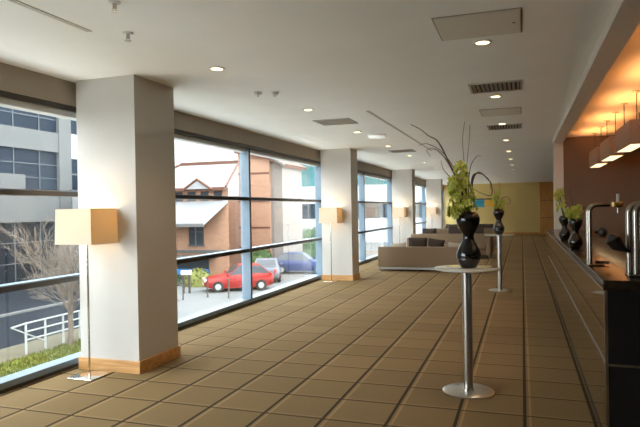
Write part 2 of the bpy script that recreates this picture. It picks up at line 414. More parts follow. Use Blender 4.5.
# ------------------------------------------------------------------ floor lamps at the columns
def floor_lamp():
    t = thing('floor_lamp', '', 'floor lamp')
    MB().box(-.145, .145, -.155, .155, 0, .014, bev=.004).build('base', M_chrome, t)
    MB().tube([(0, 0, .014), (0, 0, 1.40)], .011, 12).build('pole', M_chrome, t)
    s = MB(); z0, z1 = 1.340, 1.690; a0, a1 = .222, .212; b0, b1 = .200, .194; th = .004
    def ring(a, b, z): return [(-a, -b, z), (a, -b, z), (a, b, z), (-a, b, z)]
    vs = ring(a0, b0, z0)+ring(a1, b1, z1)+ring(a0-th, b0-th, z0)+ring(a1-th, b1-th, z1)
    fs = []
    for k in range(4):
        j = (k+1) % 4
        fs += [(k, j, 4+j, 4+k), (8+k, 12+k, 12+j, 8+j), (4+k, 4+j, 12+j, 12+k), (k, 8+k, 8+j, j)]
    s.add(vs, fs); sh = s.build('lamp_shade', M_shade, t)
    MB().tube([(-.20, 0, 1.40), (.20, 0, 1.40)], .004, 6).tube([(0, -.19, 1.40), (0, .19, 1.40)], .004, 6).build('shade_frame', M_steel, t)
    MB().lathe([(0, 1.41), (.014, 1.41), (.014, 1.45)], n=14).build('lamp_holder', M_white, t)
    MB().lathe([(.012, 1.45), (.02, 1.47), (.032, 1.50), (.030, 1.53), (.015, 1.55), (0, 1.553)], n=18).build('bulb', E_bulb, t)
    l = bpy.data.lights.new('bulb_light', 'POINT'); l.energy = LAMP_W; l.color = (1, .72, .38); l.shadow_soft_size = .05
    lo = bpy.data.objects.new('bulb_light', l); COL.objects.link(lo); lo.parent = t; lo.location = (0, 0, 1.60)
    return t
LAMP_W = 5.5
fl = floor_lamp()
for i in range(1, 5):
    loc = (-4.155, CYS[i]-.212, 0); lb = 'floor lamp with square linen shade standing in front of the %s column' % ORD[i-1]
    if i == 1: fl.location = loc; fl['label'] = lb; fl['group'] = 'floor lamps at the columns'
    else: dup(fl, loc, label=lb, group='floor lamps at the columns')

# ------------------------------------------------------------------ poseur tables, vases, flowers
def poseur():
    t = thing('poseur_table', '', 'table')
    MB().lathe([(0, 0), (.226, 0), (.226, .008), (.215, .014), (.05, .017), (0, .017)], n=56).build('base', M_steel, t)
    MB().lathe([(.052, .017), (.052, .03), (.043, .034), (.043, 1.075), (.06, 1.08), (.06, 1.086), (0, 1.086)], n=32).build('pole', M_steel, t)
    MB().lathe([(0, 1.086), (.283, 1.086), (.288, 1.09), (.288, 1.097), (.283, 1.101), (0, 1.101)], n=64).build('tabletop', M_tabletop, t)
    return t
TX = -.478
tb = poseur(); tb.location = (TX, 5.36, 0); tb['label'] = 'tall steel poseur table nearest the viewer, holding a black vase'; tb['group'] = 'tall round poseur tables'
dup(tb, (TX+.04, 12.0, 0), label='tall steel poseur table farther down the hall, holding a black vase', group='tall round poseur tables')

def vase_proto():
    p = [(0, 0), (.060, 0), (.068, .006), (.086, .04), (.104, .08), (.109, .11), (.102, .15), (.078, .20), (.054, .245), (.047, .275), (.053, .305), (.076, .345), (.097, .39), (.104, .425), (.100, .455), (.084, .485), (.074, .497), (.070, .495), (.078, .47), (.070, .42), (.03, .38), (0, .38)]
    o = MB().lathe(p, n=48).build('vase', M_blackgl)
    return tag(o, '', 'vase')
VZ = 1.101
vs0 = vase_proto()
vases = []
for i, (x, y, z, s, lb) in enumerate([
    (TX+.02, 5.36, VZ, 1, 'black double-bulb vase on the nearest poseur table'),
    (TX+.04, 12.0, VZ, 1, 'black double-bulb vase on the farther poseur table'),
    (.560, 7.15, 1.151, .70, 'black vase on the bar counter, the nearer of two'),
    (.560, 9.0, 1.151, .70, 'black vase on the bar counter, the one by the pale pier')]):
    o = vs0 if i == 0 else vs0.copy()
    if i: COL.objects.link(o)
    o.location = (x, y, z); o.scale = (s, s, s); o['label'] = lb; o['group'] = 'black double-bulb vases'
    vases.append((x, y, z, s))

def bloom_mesh():
    mb = MB()
    for k in range(5):
        a = 2*PI*k/5+.3; L = .042; W = .016
        c, s = math.cos(a), math.sin(a)
        def R(p): return (p[0]*c-p[1]*s, p[0]*s+p[1]*c, p[2])
        up = [R(q) for q in ((.003, 0, 0), (L*.45, W, .010), (L, 0, .016), (L*.45, -W, .010), (L*.5, 0, .005))]
        dn = [(x, y, z-.0025) for x, y, z in up]
        vs = up+dn
        fs = [(0, 4, 1), (1, 4, 2), (2, 4, 3), (3, 4, 0), (5, 6, 9), (6, 7, 9), (7, 8, 9), (8, 5, 9)]
        for i, j in ((0, 1), (1, 2), (2, 3), (3, 0)): fs.append((i, j, j+5, i+5))
        mb.add(vs, fs, 0, True)
    mb.lathe([(0, 0), (.008, .004), (.011, .014), (.006, .022), (0, .024)], n=8, mi=1)
    me = mb.build('bloom', [M_bloom, M_bloomlip])
    return me
bl0 = bloom_mesh()
def curve(pts, n=14):
    """smooth line through points"""
    P = [Vector(p) for p in pts]; out = []
    Q = [P[0]*2-P[1]]+P+[P[-1]*2-P[-2]]
    for i in range(1, len(Q)-2):
        for k in range(n):
            t = k/n; a, b, c, d = Q[i-1], Q[i], Q[i+1], Q[i+2]
            out.append(.5*((2*b)+(c-a)*t+(2*a-5*b+4*c-d)*t*t+(3*b-a-3*c+d)*t**3))
    out.append(P[-1]); return out
used = [False]
def spray(name_label, group, loc, pts, n, r=.055, size=1.0, rnd=None):
    rnd = rnd or random.Random(3)
    t = thing('orchid_spray', name_label, 'flower', loc, group=group)
    c = curve(pts, 12)
    MB().tube(c, [.005*size+.002*(1-i/len(c)) for i in range(len(c))], 6).build('stem', M_stem, t)
    for k in range(n):
        f = .30+.70*k/(n-1)+rnd.uniform(-.02, .02); f = min(.995, f)
        p = c[int(f*(len(c)-1))]; a = k*2.4+rnd.uniform(-.3, .3)
        rr = r*(1.15-.55*max(0, f-.5)*2)*rnd.uniform(.75, 1.1)
        dirv = Vector((math.cos(a), math.sin(a), rnd.uniform(-.25, .45))).normalized()
        if not used[0]: b = bl0; used[0] = True
        else: b = bl0.copy(); COL.objects.link(b)
        b.parent = t; b.location = p+dirv*rr
        q = dirv.to_track_quat('Z', 'Y'); b.rotation_euler = (q @ Matrix.Rotation(rnd.uniform(0, 6), 3, 'Z').to_quaternion()).to_euler()
        s = size*rnd.uniform(.85, 1.2); b.scale = (s, s, s)
def willow(label, group, loc, pts, r0=.006, r1=.0018):
    c = curve(pts, 10); n = len(c)
    o = MB().tube(c, [r0+(r1-r0)*i/(n-1) for i in range(n)], 6).build('willow_branch', M_twig, None, loc)
    return tag(o, label, 'branch', group)

def flowers(v, where, big):
    x, y, z, s = v; base = (x, y, z+.39*s); rnd = random.Random(int(y*10))
    g1 = 'green orchids in the vase %s' % where; g2 = 'twisted willow in the vase %s' % where
    if big:
        sp = [[(0, 0, 0), (-.05, -.02, .15), (-.085, -.05, .30), (-.11, -.06, .42)],
              [(.01, .02, 0), (-.02, 0, .2), (-.045, -.02, .40), (-.06, -.02, .53)],
              [(-.02, -.02, 0), (-.07, -.05, .10), (-.10, -.07, .13), (-.125, -.09, .07)],
              [(.02, 0, 0), (.01, -.02, .15), (-.02, -.03, .30), (-.04, -.03, .42)],
              [(-.02, .03, 0), (-.07, .04, .14), (-.11, .05, .28), (-.13, .05, .36)]]
        ns = [20, 24, 12, 16, 18]; kk = ['tall drooping', 'tallest upright', 'short spilling', 'right-hand', 'rear']
    else:
        sp = [[(0, 0, 0), (-.03, -.02, .15), (-.06, -.03, .28), (-.09, -.03, .36)],
              [(.01, .02, 0), (0, 0, .2), (-.01, -.02, .36), (.0, -.02, .45)],
              [(.02, 0, 0), (.04, -.02, .12), (.05, -.03, .22), (.08, -.03, .26)]]
        ns = [16, 18, 12]
        if s < 1 and y > 8:
            sp = [[(0, 0, 0), (-.03, -.02, .15), (-.07, -.03, .30), (-.08, -.03, .42)], [(.01, .02, 0), (-.02, 0, .18), (-.05, -.02, .34), (-.05, -.02, .47)]]; ns = [12, 14]
        elif s < 1:
            sp = [[(0, 0, 0), (-.02, -.02, .08), (-.05, -.03, .13), (-.09, -.03, .16)], [(.01, .02, 0), (0, 0, .1), (.01, -.02, .16), (.03, -.02, .20)]]; ns = [12, 12]
    for q, n in zip(sp, ns):
        spray('spray of green orchid blooms in the vase %s' % where, g1, base, q, n, .055 if big else .045, 1.0, rnd)
    lb = 'thin twisted willow branch in the vase %s' % where
    if big:
        W = [[(-.02, 0, 0), (-.04, 0, .25), (-.10, 0, .42), (-.17, .0, .58), (-.225, 0, .70), (-.27, .01, .765), (-.33, 0, .80), (-.40, 0, .86), (-.50, .02, .92)],
             [(-.01, .02, 0), (-.04, .03, .25), (-.12, .05, .45), (-.20, .05, .60), (-.28, .05, .68), (-.36, .05, .68), (-.33, .05, .62)],
             [(.02, 0, 0), (.03, 0, .25), (.05, 0, .40), (.10, 0, .455), (.17, .0, .40), (.205, .01, .34), (.20, .01, .25), (.12, .02, .27), (.05, .02, .31)],
             [(.02, .02, 0), (.03, .01, .3), (.05, .0, .43), (.12, -.02, .44), (.19, -.02, .38), (.195, -.02, .30)],
             [(0, 0, 0), (-.01, 0, .35), (0, .0, .55), (.02, 0, .72), (.03, 0, .88)],
             [(0, .02, 0), (-.02, .03, .35), (-.03, .05, .55), (-.04, .05, .75), (-.02, .05, .92)],
             [(.01, -.02, 0), (.01, -.02, .3), (.03, -.02, .5), (.08, -.02, .59), (.12, -.02, .60)],
             [(-.02, -.02, 0), (-.08, -.02, .3), (-.15, -.02, .42), (-.21, 0, .50), (-.23, .01, .58)],
             [(0, .03, 0), (-.04, .06, .3), (-.12, .08, .5), (-.23, .08, .66), (-.36, .08, .74), (-.44, .09, .73)]]
        rs = [.011, .006, .009, .006, .004, .004, .004, .005, .005]
    else:
        W = [[(.01, 0, 0), (.03, 0, .22), (.08, 0, .32), (.16, 0, .34), (.22, 0, .28), (.20, 0, .20), (.15, .01, .22)],
             [(0, 0, 0), (-.03, 0, .25), (-.08, 0, .45), (-.16, 0, .58)],
             [(0, .02, 0), (0, .02, .3), (.03, .02, .52), (.02, .02, .64)]]
        if s < 1:
            W = [[(.01, 0, 0), (.05, -.01, .14), (.11, -.02, .19), (.17, -.02, .15)], [(0, 0, 0), (-.02, 0, .2), (-.05, 0, .36), (-.03, 0, .45)]]
        rs = [.008, .005, .004]
    for q, r in zip(W, rs):
        L2 = lb
        if big and r > .010: L2 = 'thickest willow branch, arching up and left from the nearest vase'
        willow(L2, g2, base, q, r, .0018)
flowers(vases[0], 'on the nearest poseur table', True)
flowers(vases[1], 'on the farther poseur table', False)
flowers(vases[2], 'on the bar, nearer of the two', False)
flowers(vases[3], 'on the bar by the pale pier', False)

# ------------------------------------------------------------------ bar counter
BY0, BY1 = 4.19, 13.14
bar = thing('bar_counter', 'long dark glossy bar counter running down the right side', 'bar counter', (.5, BY0, 0))
L = BY1-BY0
MB().box(-.012, .62, 0, L, 1.085, 1.15, bev=.004).build('countertop', M_top, bar)
MB().box(0.004, .05, .03, L, 0.10, 1.085).build('counter_panel', M_counter, bar)
MB().box(.008, .58, .012, .05, 0.0, 1.085).build('end_panel', M_counterdark, bar)
MB().box(0.02, .05, .05, L, 0, .10).build('kick_plate', M_counterdark, bar)
MB().box(-.004, .014, .006, .03, 0, 1.085).build('corner_trim', M_trimmetal, bar)
MB().box(-.003, .004, .03, L, .592, .606).box(.014, .58, .006, .012, .592, .606).build('trim_rail', M_trimmetal, bar)
MB().box(-.015, -.012, 0, L, 1.083, 1.097).build('edge_strip', M_trimmetal, bar)
MB().box(.05, .58, .06, L, .9, .93).build('shelf', M_counterdark, bar)

def font(loc, wide, label):
    t = thing('beer_font', label, 'beer tap', loc, group='chrome beer fonts on the bar')
    n = 3 if wide else 2; sp = .042 if wide else .03; r = .021 if wide else .016
    H = .49
    for k in range(n):
        yy = (k-(n-1)/2)*sp; xx = (k-(n-1)/2)*(-.035 if wide else -.012)-(0 if wide else .045)
        pts = [(xx, yy, 0), (xx, yy, H-.06)]+[(xx+.06-.06*math.cos(a), yy, H-.06+.06*math.sin(a)) for a in (PI/8, PI/4, 3*PI/8, PI/2)]+[(xx+.15, yy, H)]
        MB().tube(pts, r, 14).build('column_tube', M_fontmetal, t)
    MB().box(-.06, .06+(.03 if wide else 0), -.07, .07, 0, .018, bev=.005).build('foot_plate', M_fontmetal, t)
    MB().tube([(0, 0, .03), (.06, 0, .028), (.10, -.01, .024)], .012, 10).build('drip_arm', M_bronze, t)
    MB().box(.13, .20, -.05, .05, H-.022, H+.022, bev=.006).build('tap_block', M_brass, t)
    MB().tube([(.17, 0, H+.02), (.17, 0, H+.085)], .012, 10).build('tap_lever', M_white, t)
    MB().tube([(.17, 0, H-.02), (.17, 0, H-.07)], .009, 10).build('spout', M_fontmetal, t)
    return t
f1 = font((.552, 5.2, 1.151), False, 'slim chrome beer font standing farther along the bar')
MB().lathe([(0, -.035), (.02, -.032), (.034, -.012), (.034, .012), (.02, .03), (0, .034)], n=20).build('tap_knob', M_black, f1, (.055, -.01, .27))
MB().tube([(0, 0, .27), (.05, -.01, .27)], .008, 8).build('knob_arm', M_black, f1)
f2 = font((.725, 4.46, 1.151), True, 'wide triple-tube chrome beer font at the near end of the bar')
pad = MB(); c = [(-.020, 0, .17), (-.06, -.01, .185), (-.10, -.015, .215), (-.13, -.02, .255), (-.145, -.02, .29)]
pad.tube(c, [.012, .02, .045, .05, .012], 14); o = pad.build('tap_paddle', M_black, f2); o.location = (-.02, -.03, 0)

# ------------------------------------------------------------------ pendants over the bar
PEND_W = 9
def pendant():
    t = thing('pendant_light', '', 'pendant light')
    w, l, z0, z1, th = .095, .60, -.67, -.37, .006
    s = MB().box(-w, -w+th, -l, l, z0, z1).box(w-th, w, -l, l, z0, z1).box(-w+th, w-th, -l, -l+th, z0, z1).box(-w+th, w-th, l-th, l, z0, z1)
    s.build('lamp_shade', M_pshade, t)
    MB().box(-w+th, w-th, -l+th, l-th, z0+.004, z0+.010).build('diffuser', E_pend, t)
    for yy in (-.47, .47):
        r = MB().tube([(0, yy, -.02), (0, yy, -.40)], .006, 8).build('rod', M_bronze, t)
        MB().lathe([(.05, 0), (.05, -.014), (.012, -.022), (0, -.022)], 0, yy, n=24).build('ceiling_rose', M_steel, r)
        MB().box(-w+th, w-th, yy-.006, yy+.006, -.405, -.393).build('hanger_bar', M_bronze, t)
    ld = bpy.data.lights.new('pendant_lamp', 'AREA'); ld.shape = 'RECTANGLE'; ld.size = .12; ld.size_y = 1.1; ld.energy = PEND_W; ld.color = (1, .36, .09)
    lo = bpy.data.objects.new('pendant_lamp', ld); COL.objects.link(lo); lo.parent = t; lo.location = (0, 0, -.47); lo.rotation_euler = (PI, 0, 0)
    return t
pd = pendant()
pys = [8.65, 10.40, 12.12, 6.90, 5.15]
plb = ['nearest of the box pendants in view', 'middle one of the three in view', 'farthest one, by the pale pier', 'just beyond the right edge of view', 'nearest the end of the counter']
for i, y in enumerate(pys):
    lb = 'rectangular linen box pendant above the bar, '+plb[i]
    if i == 0: pd.location = (1.36, y, CEIL); pd['label'] = lb; pd['group'] = 'box pendants over the bar'
    else: dup(pd, (1.36, y, CEIL), label=lb, group='box pendants over the bar')

# ------------------------------------------------------------------ sofas
def sofa(label, loc, rz, w, seats, m=None, H=.64):
    m = m or M_sofa
    t = thing('sofa', label, 'sofa', loc, rz, 'low lounge sofas')
    D = .86
    MB().box(-w/2+.02, w/2-.02, .05, D-.02, .11, .28, bev=.015).build('base', m, t)
    MB().box(-w/2, w/2, 0, .15, .11, H, bev=.02).build('backrest', m, t)
    for s in (-1, 1):
        MB().box(min(s*w/2, s*(w/2-.14)), max(s*w/2, s*(w/2-.14)), .15, D, .11, H-.08, bev=.02).build('armrest', m, t)
    sw = (w-.30)/seats
    for k in range(seats):
        a = -w/2+.15+k*sw
        MB().box(a+.004, a+sw-.004, .16, D+.01, .28, .43, bev=.03).build('seat_cushion', m, t)
    for s in (-1, 1):
        for yy in (.05, D-.09):
            MB().box(s*(w/2-.05)-.02, s*(w/2-.05)+.02, yy, yy+.04, 0, .115).build('leg', M_steel, t)
    MB().box(-w/2+.05, w/2-.05, .03, .06, .045, .11).build('plinth_rail', M_bronze_l, t)
    return t
SX = -2.44; SW = 2.36
SF = [('low taupe sofa nearest the viewer, seen from behind', 15.2, 0), ('low taupe sofa facing the nearest one across the carpet', 20.1, PI),
      ('low sofa back to back with the second one', 20.45, 0), ('low sofa in the middle of the rear seating', 25.2, PI),
      ('low sofa second from the far end of the seating', 25.6, 0), ('low sofa farthest down the hall', 29.6, PI)]
for lb, y, rz in SF: sofa(lb, (SX-.02 if y < 16 else SX+.15, y, 0), rz, SW if y < 16 else SW+.3, 3, M_sofa if y < 21 else M_sofa2, .64 if y < 16 else .75)

def cushion(label, loc, rot, w, h, d, m):
    bm = bmesh.new(); bmesh.ops.create_grid(bm, x_segments=10, y_segments=10, size=1)
    top = [v.co.copy() for v in bm.verts]; fs = [[v.index for v in f.verts] for f in bm.faces]; bm.free()
    mb = MB()
    def pf(p, s):
        e = (1-p.x**4)*(1-p.y**4); return (p.x*w/2*(1-.05*(1-abs(p.y))), p.y*h/2*(1-.05*(1-abs(p.x))), s*(d/2)*e**.5 if e > 0 else 0)
    mb.add([pf(p, 1) for p in top], fs, 0, True); mb.add([pf(p, -1) for p in top], fs, 0, True)
    o = mb.build('cushion', m, None, loc); o.rotation_euler = rot
    return tag(o, label, 'cushion', 'loose cushions on the sofas')
T = math.radians
cushion('dark brown cushion propped tall in the middle of the nearest sofa', (-2.62, 15.47, .640), (T(78), 0, T(4)), .50, .46, .15, M_cush)
cushion('dark brown cushion leaning beside the tall one on the nearest sofa', (-2.16, 15.48, .625), (T(76), T(8), T(-6)), .44, .42, .14, M_cush)
cushion('pale cushion at the left end of the nearest sofa', (-3.13, 15.46, .53), (T(76), T(-4), 0), .42, .40, .13, M_cushl)
cushion('pale cushion at the right end of the nearest sofa', (-1.66, 15.46, .54), (T(76), T(5), 0), .40, .40, .13, M_cushl)
for i, (x, y) in enumerate([(-3.1, 20.72), (-2.2, 20.72), (-1.5, 20.72), (-2.9, 25.87), (-1.9, 25.87), (-1.4, 25.87)]):
    cushion('dark cushion on a rear sofa, %s of six' % ['leftmost front', 'middle front', 'right front', 'leftmost back', 'middle back', 'right back'][i], (x, y, .70), (T(76), 0, T(3*(i % 3)-3)), .50, .48, .15, M_cush)

# coloured picture on the far wall
t = thing('wall_picture', 'wide picture in teal and yellow blocks on the cream end wall', 'picture', (-2.12, FAR-.002, 1.87))
MB().box(-.70, .70, -.04, 0, -.23, .23).build('backing', M_white, t)
MB().box(-.72, .72, -.06, 0, .23, .29).build('top_rail', M_black, t)
MB().box(-.68, -.02, -.046, -.04, -.22, .22).build('teal_panel', mat('teal_paint', (.03, .30, .42), .5, var=.2, scale=3), t)
MB().box(-.02, .68, -.046, -.04, -.22, .22).build('yellow_panel', mat('yellow_paint', (.85, .50, .05), .5, var=.15, scale=3), t)

# ------------------------------------------------------------------ outdoors
G = -2.7
struct(MB().box(-120, -4.9, -60, 160, G-.4, G).build('ground', M_ground), 'pale paved ground outside')
struct(MB().box(-11.4, -4.9, -40, 70, G, G+.04).build('bounce_strip', M_bounce), 'unseen white strip added to bounce daylight up to the ceiling')  # added below the sills, out of sight, to brighten the ceiling by bounce
struct(MB().box(-22, -16, -40, 25, G, G+.012).build('road', M_road), 'dark asphalt road outside')
struct(MB().box(-21.2, -21.0, -40, 25, G+.012, G+.10).build('kerb', M_stone2), 'kerb along the road')
struct(MB().box(-16, -14.4, -20, 18.2, G, G+.02).build('path', M_path), 'sandy footpath beside the road')
struct(MB().box(-30, -22, -40, 40, G, G+.011).build('forecourt', M_road), 'dark forecourt of the office block')
rg = random.Random(5); mb = MB().box(-14.4, -11.45, -10, 18.2, G, G+.03)
for k in range(4200):
    x = rg.uniform(-14.4, -12.2); y = rg.uniform(9, 18.1); h = rg.uniform(.05, .14); a = rg.uniform(0, PI); w = .02
    dx, dy = w*math.cos(a), w*math.sin(a)
    mb.add([(x-dx, y-dy, G+.02), (x+dx, y+dy, G+.02), (x+rg.uniform(-.04, .04), y+rg.uniform(-.04, .04), G+.03+h)], [(0, 1, 2)])
tag(mb.build('grass', M_grass), 'strip of rough green grass outside below the left window', 'grass', kind='stuff')

# grey office block, parallel to the hall
ob = thing('office_building', 'pale grey office block with bands of blue-grey glazing', 'building', (-30, 12, G))
def OB(y0, y1, z0, z1, x0=-8.0, x1=0.0): return (x0, x1, y0-12, y1-12, z0-G, z1-G)
MB().box(*OB(-10, 33, G, 17, -9, -.35)).build('wall', M_stone2, ob)
MB().box(*OB(33.01, 62, G, 17, -9, -.35)).build('wall', mat('white_render', (.30, .30, .30), .8, var=.04, scale=.5), ob)
for (z0, z1) in ((1.2, 3.2), (5.9, 7.22), (9.9, 11.2), (13.8, 17)):
    MB().box(*OB(-10, 32.25, z0, z1, -.35, 0)).build('spandrel', M_stone, ob)
for (z0, z1, m) in ((G, 1.2, M_glasslow), (3.2, 5.9, M_glassblue), (7.22, 9.9, M_glassblue), (11.2, 13.8, M_glassblue)):
    w = MB().box(*OB(-10, 32.25, z0, z1, -.35, -.20)).build('window_band', m, ob)
    mm = MB(); y = -9.2
    while y < 32: mm.box(*OB(y-.03, y+.03, z0, z1, -.20, -.15)); y += 2.1
    for q in (1/3, 2/3): mm.box(*OB(-10, 32.25, z0+(z1-z0)*q-.025, z0+(z1-z0)*q+.025, -.20, -.15))
    mm.build('glazing_bars', M_mull, w)
MB().box(*OB(24, 29.4, 3.2, 4.25, -.20, -.05)).build('infill_panel', M_stone, ob)
MB().box(*OB(32.25, 33.4, G, 17, -.35, .05)).build('pier', M_stone, ob)
for k, y in enumerate((33.6, 36.5, 39.5, 42.5)):
    for z0, z1 in ((3.4, 5.6), (7.4, 9.6)):
        w = MB().box(*OB(y, y+1.2, z0, z1, -.36, -.30)).build('window', M_glassblue, ob)
        MB().box(*OB(y, y+1.2, (z0+z1)/2-.06, (z0+z1)/2+.06, -.30, -.26)).build('glazing_bars', M_stone, w)

# brick house with pale roofs
bh = thing('brick_building', 'orange brick building with pale pitched roof and gable', 'building', (-21, 33, G))
def BX(x0, x1, y0, y1, z0, z1): return (x0+21, x1+21, y0-33, y1-33, z0-G, z1-G)
MB().prism([(-7, 0), (3.54, 0), (.1, 6.3), (-7, 6.3)], 0, 3.15-G, 'Z').build('wall', M_brick, bh)
MB().add([(-7.4, -.35, 3.2-G), (3.54, -.35, 3.2-G), (3.0, 2.6, 4.98-G), (-7.4, 2.6, 5.0-G), (-7.4, 6.6, 3.2-G), (.1, 6.6, 3.2-G), (1.2, 4.4, 4.98-G), (-7.4, 4.4, 5.0-G),
          (-7.4, -.35, 3.05-G), (3.54, -.35, 3.05-G), (.1, 6.6, 3.05-G), (-7.4, 6.6, 3.05-G)],
         [(0, 1, 2, 3), (3, 2, 6, 7), (7, 6, 5, 4), (1, 5, 6, 2), (0, 3, 7, 4), (8, 11, 10, 9), (0, 8, 9, 1), (1, 9, 10, 5), (5, 10, 11, 4), (4, 11, 8, 0)]).build('roof', M_roof, bh)
MB().box(*BX(-22.4, -17.95, 35.4, 35.75, 4.86, 5.08)).build('ridge_tiles', M_fascia, bh)
MB().tube([(3.56, -.35, 3.2-G), (3.04, 2.6, 5.0-G)], .08, 6).build('verge', M_fascia, bh)
MB().tube([(-2.6, .4, 4.0-G), (-1.4, 2.6, 5.0-G)], .09, 6).build('hip_tiles', M_fascia, bh)
MB().box(*BX(-22.6, -17.5, 32.58, 32.66, 3.0, 3.20)).build('eaves_fascia', M_fascia, bh)
gx = -19.35
MB().prism([(gx+21-1.0, 3.1-G), (gx+21+1.0, 3.1-G), (gx+21, 3.72-G)], -.55, 1.2, 'Y').build('gable', M_roof, bh)
MB().tube([(gx+21-1.05, -.56, 3.05-G), (gx+21, -.56, 3.72-G), (gx+21+1.05, -.56, 3.05-G)], .09, 6).build('gable_fascia', M_fascia, bh)
# lean-to roof below
MB().add([(-5, -1.5, .98-G), (2.6, -1.5, .98-G), (3.5, 0, 2.35-G), (-5, 0, 2.35-G), (-5, -1.5, .82-G), (2.6, -1.5, .82-G), (3.5, 0, 2.2-G), (-5, 0, 2.2-G)],
         [(0, 1, 2, 3), (4, 7, 6, 5), (0, 4, 5, 1), (1, 5, 6, 2), (2, 6, 7, 3), (3, 7, 4, 0)]).build('lower_roof', M_roof, bh)
MB().box(-5, 2.62, -1.56, -1.48, .74-G, .92-G).build('gutter', M_stone2, bh)
for k in range(4):
    xx = -21.3+k*.95
    w = MB().box(*BX(xx, xx+.55, 32.94, 32.99, 2.42, 2.95)).build('window', M_darkwin, bh)
    MB().box(*BX(xx-.05, xx+.60, 32.92, 32.94, 2.37, 2.42)).build('window_sill', M_stone, w)
for (x0, x1, z0, z1) in ((-20.3, -19.25, -.45, .85), (-22.3, -21.4, -.45, .85)):
    w = MB().box(*BX(x0, x1, 32.93, 32.99, z0, z1)).build('window', M_darkwin, bh)
    MB().box(*BX(x0+.45, x0+.52, 32.9, 32.93, z0, z1)).box(*BX(x0, x1, 32.9, 32.93, z0+.8, z0+.86)).build('glazing_bars', M_stone2, w)
    MB().box(*BX(x0-.08, x1+.08, 32.88, 32.93, z0-.1, z0)).build('window_sill', M_stone, w)
MB().box(*BX(-21.2, -18.9, 32.93, 32.99, G, -1.3)).build('shop_window', M_darkwin, bh)
MB().box(*BX(-21.2, -18.9, 32.80, 32.93, -2.35, -2.0)).build('shop_fascia', M_blue, bh)
MB().box(*BX(-22.5, -17.5, 32.85, 32.99, -.95, -.78)).build('string_course', M_stone, bh)
MB().box(*BX(-22.5, -18.4, 32.2, 32.99, -1.28, -1.12)).build('canopy', M_stone2, bh)

tw = thing('brick_tower', 'taller red brick block with sloping dark eaves behind the parked cars', 'building', (-19.375, 41.25, G-1.084))
tw.scale = (1.25, 1.25, 1.25)
MB().box(-.98, 1.1, -.5, 3, 0, 7.9).build('wall', M_brick2, tw)
MB().box(-1.95, -.98, -.45, 3, 0, 5.3).build('side_wing', M_brick2, tw)
MB().box(1.1, 1.85, -.3, 3, 0, 7.2).build('side_bay', mat('pink_render', (.17, .145, .13), .85), tw)
MB().prism([(-1.1, 7.9), (-1.1, 8.5), (-.3, 8.4), (2.15, 7.15), (2.0, 6.95), (1.0, 7.5)], -.8, 3.2, 'Y').build('roof', M_fascia, tw)
MB().tube([(.2, -.85, 8.25), (2.25, -.85, 7.0)], .10, 6).build('eaves', M_stone2, tw)
for z in (2.1, 3.3, 4.9, 6.6): MB().box(-.98, 1.1, -.53, -.5, z, z+.09).build('string_course', M_fascia, tw)

pb = thing('glazed_building', 'pale distant office building with a band of teal glazing', 'building', (-20, 75, G))
MB().box(-16, 14, 0, 12, 0, 13.5).build('wall', mat('white_cladding', (.42, .43, .43), .8, var=.05, scale=.4), pb)
for z0, z1, m in ((7.6, 11.0, M_teal), (3.2, 5.2, M_glassblue)):
    w = MB().box(-15.5, 13.5, -.08, 0, z0, z1).build('window_band', m, pb)
    mm = MB()
    for k in range(15): mm.box(-15.5+2*k-.06, -15.5+2*k+.06, -.16, -.08, z0, z1)
    mm.build('glazing_bars', M_stone, w)
MB().box(-16.3, 14.3, -.5, 12.3, 13.5, 14.0).build('roof', M_teal, pb)

# railing outside the left window
rl = thing('railing', 'white tubular steel railing beside the footpath', 'railing', (-14.62, 14.2, G+.02))
pp = MB
for k in range(5):
    MB().tube([(0, k*.78, 0), (0, k*.78, .98)], .035, 8).build('post', M_rail, rl)
for z in (.96, .70, .44):
    MB().tube([(0, -.0, z), (0, 3.12, z)], .028, 8).build('rail', M_rail, rl)
MB().tube([(0, -.55, .92), (0, 0, .96)], .028, 8).tube([(0, -.55, .92), (0, .78, .25)], .022, 8).build('brace', M_rail, rl)

# bare tree
def tree(loc, h, seed, label):
    r = random.Random(seed); t = thing('bare_tree', label, 'tree', loc)
    tr = MB(); tr.tube([(0, 0, 0), (.03, .02, h*.12), (0, .03, h*.26), (.04, 0, h*.36)], [.10, .085, .075, .065], 10); tr.build('trunk', M_bark, t)
    br = MB()
    def grow(p, d, ln, rad, lvl):
        pts = [p]; q = p.copy(); dd = d.copy(); n = 5 if lvl < 2 else 3
        for i in range(n):
            dd = (dd+Vector((r.uniform(-.12, .12), r.uniform(-.12, .12), r.uniform(-.03, .10)))).normalized()
            q = q+dd*ln/n; pts.append(q.copy())
        br.tube(pts, [rad*(1-.6*i/n) for i in range(n+1)], 5 if lvl < 2 else 3, cap=False)
        if lvl < 4:
            for i in range((6, 4, 3, 2)[lvl]):
                k = r.randint(1, n); a = r.uniform(0, 2*PI); sd = dd.orthogonal().normalized(); sd.rotate(Matrix.Rotation(a, 3, dd))
                grow(pts[k], (dd*1.0+sd*r.uniform(.35, .75)).normalized(), ln*r.uniform(.5, .72), max(.007, rad*.52), lvl+1)
    for k in range(10):
        a = 2*PI*k/10+r.uniform(-.2, .2); e = r.uniform(.65, 1.3)
        grow(Vector((.02, .01, h*(.20+.16*(k % 4)/3))), Vector((math.cos(a)*math.cos(e), math.sin(a)*math.cos(e), math.sin(e))), h*r.uniform(.26, .34), .032, 0)
    br.build('branches', M_bark, t)
tree((-14.2, 15.6, G), 5.0, 4, 'bare pale-barked tree standing beside the white railing')

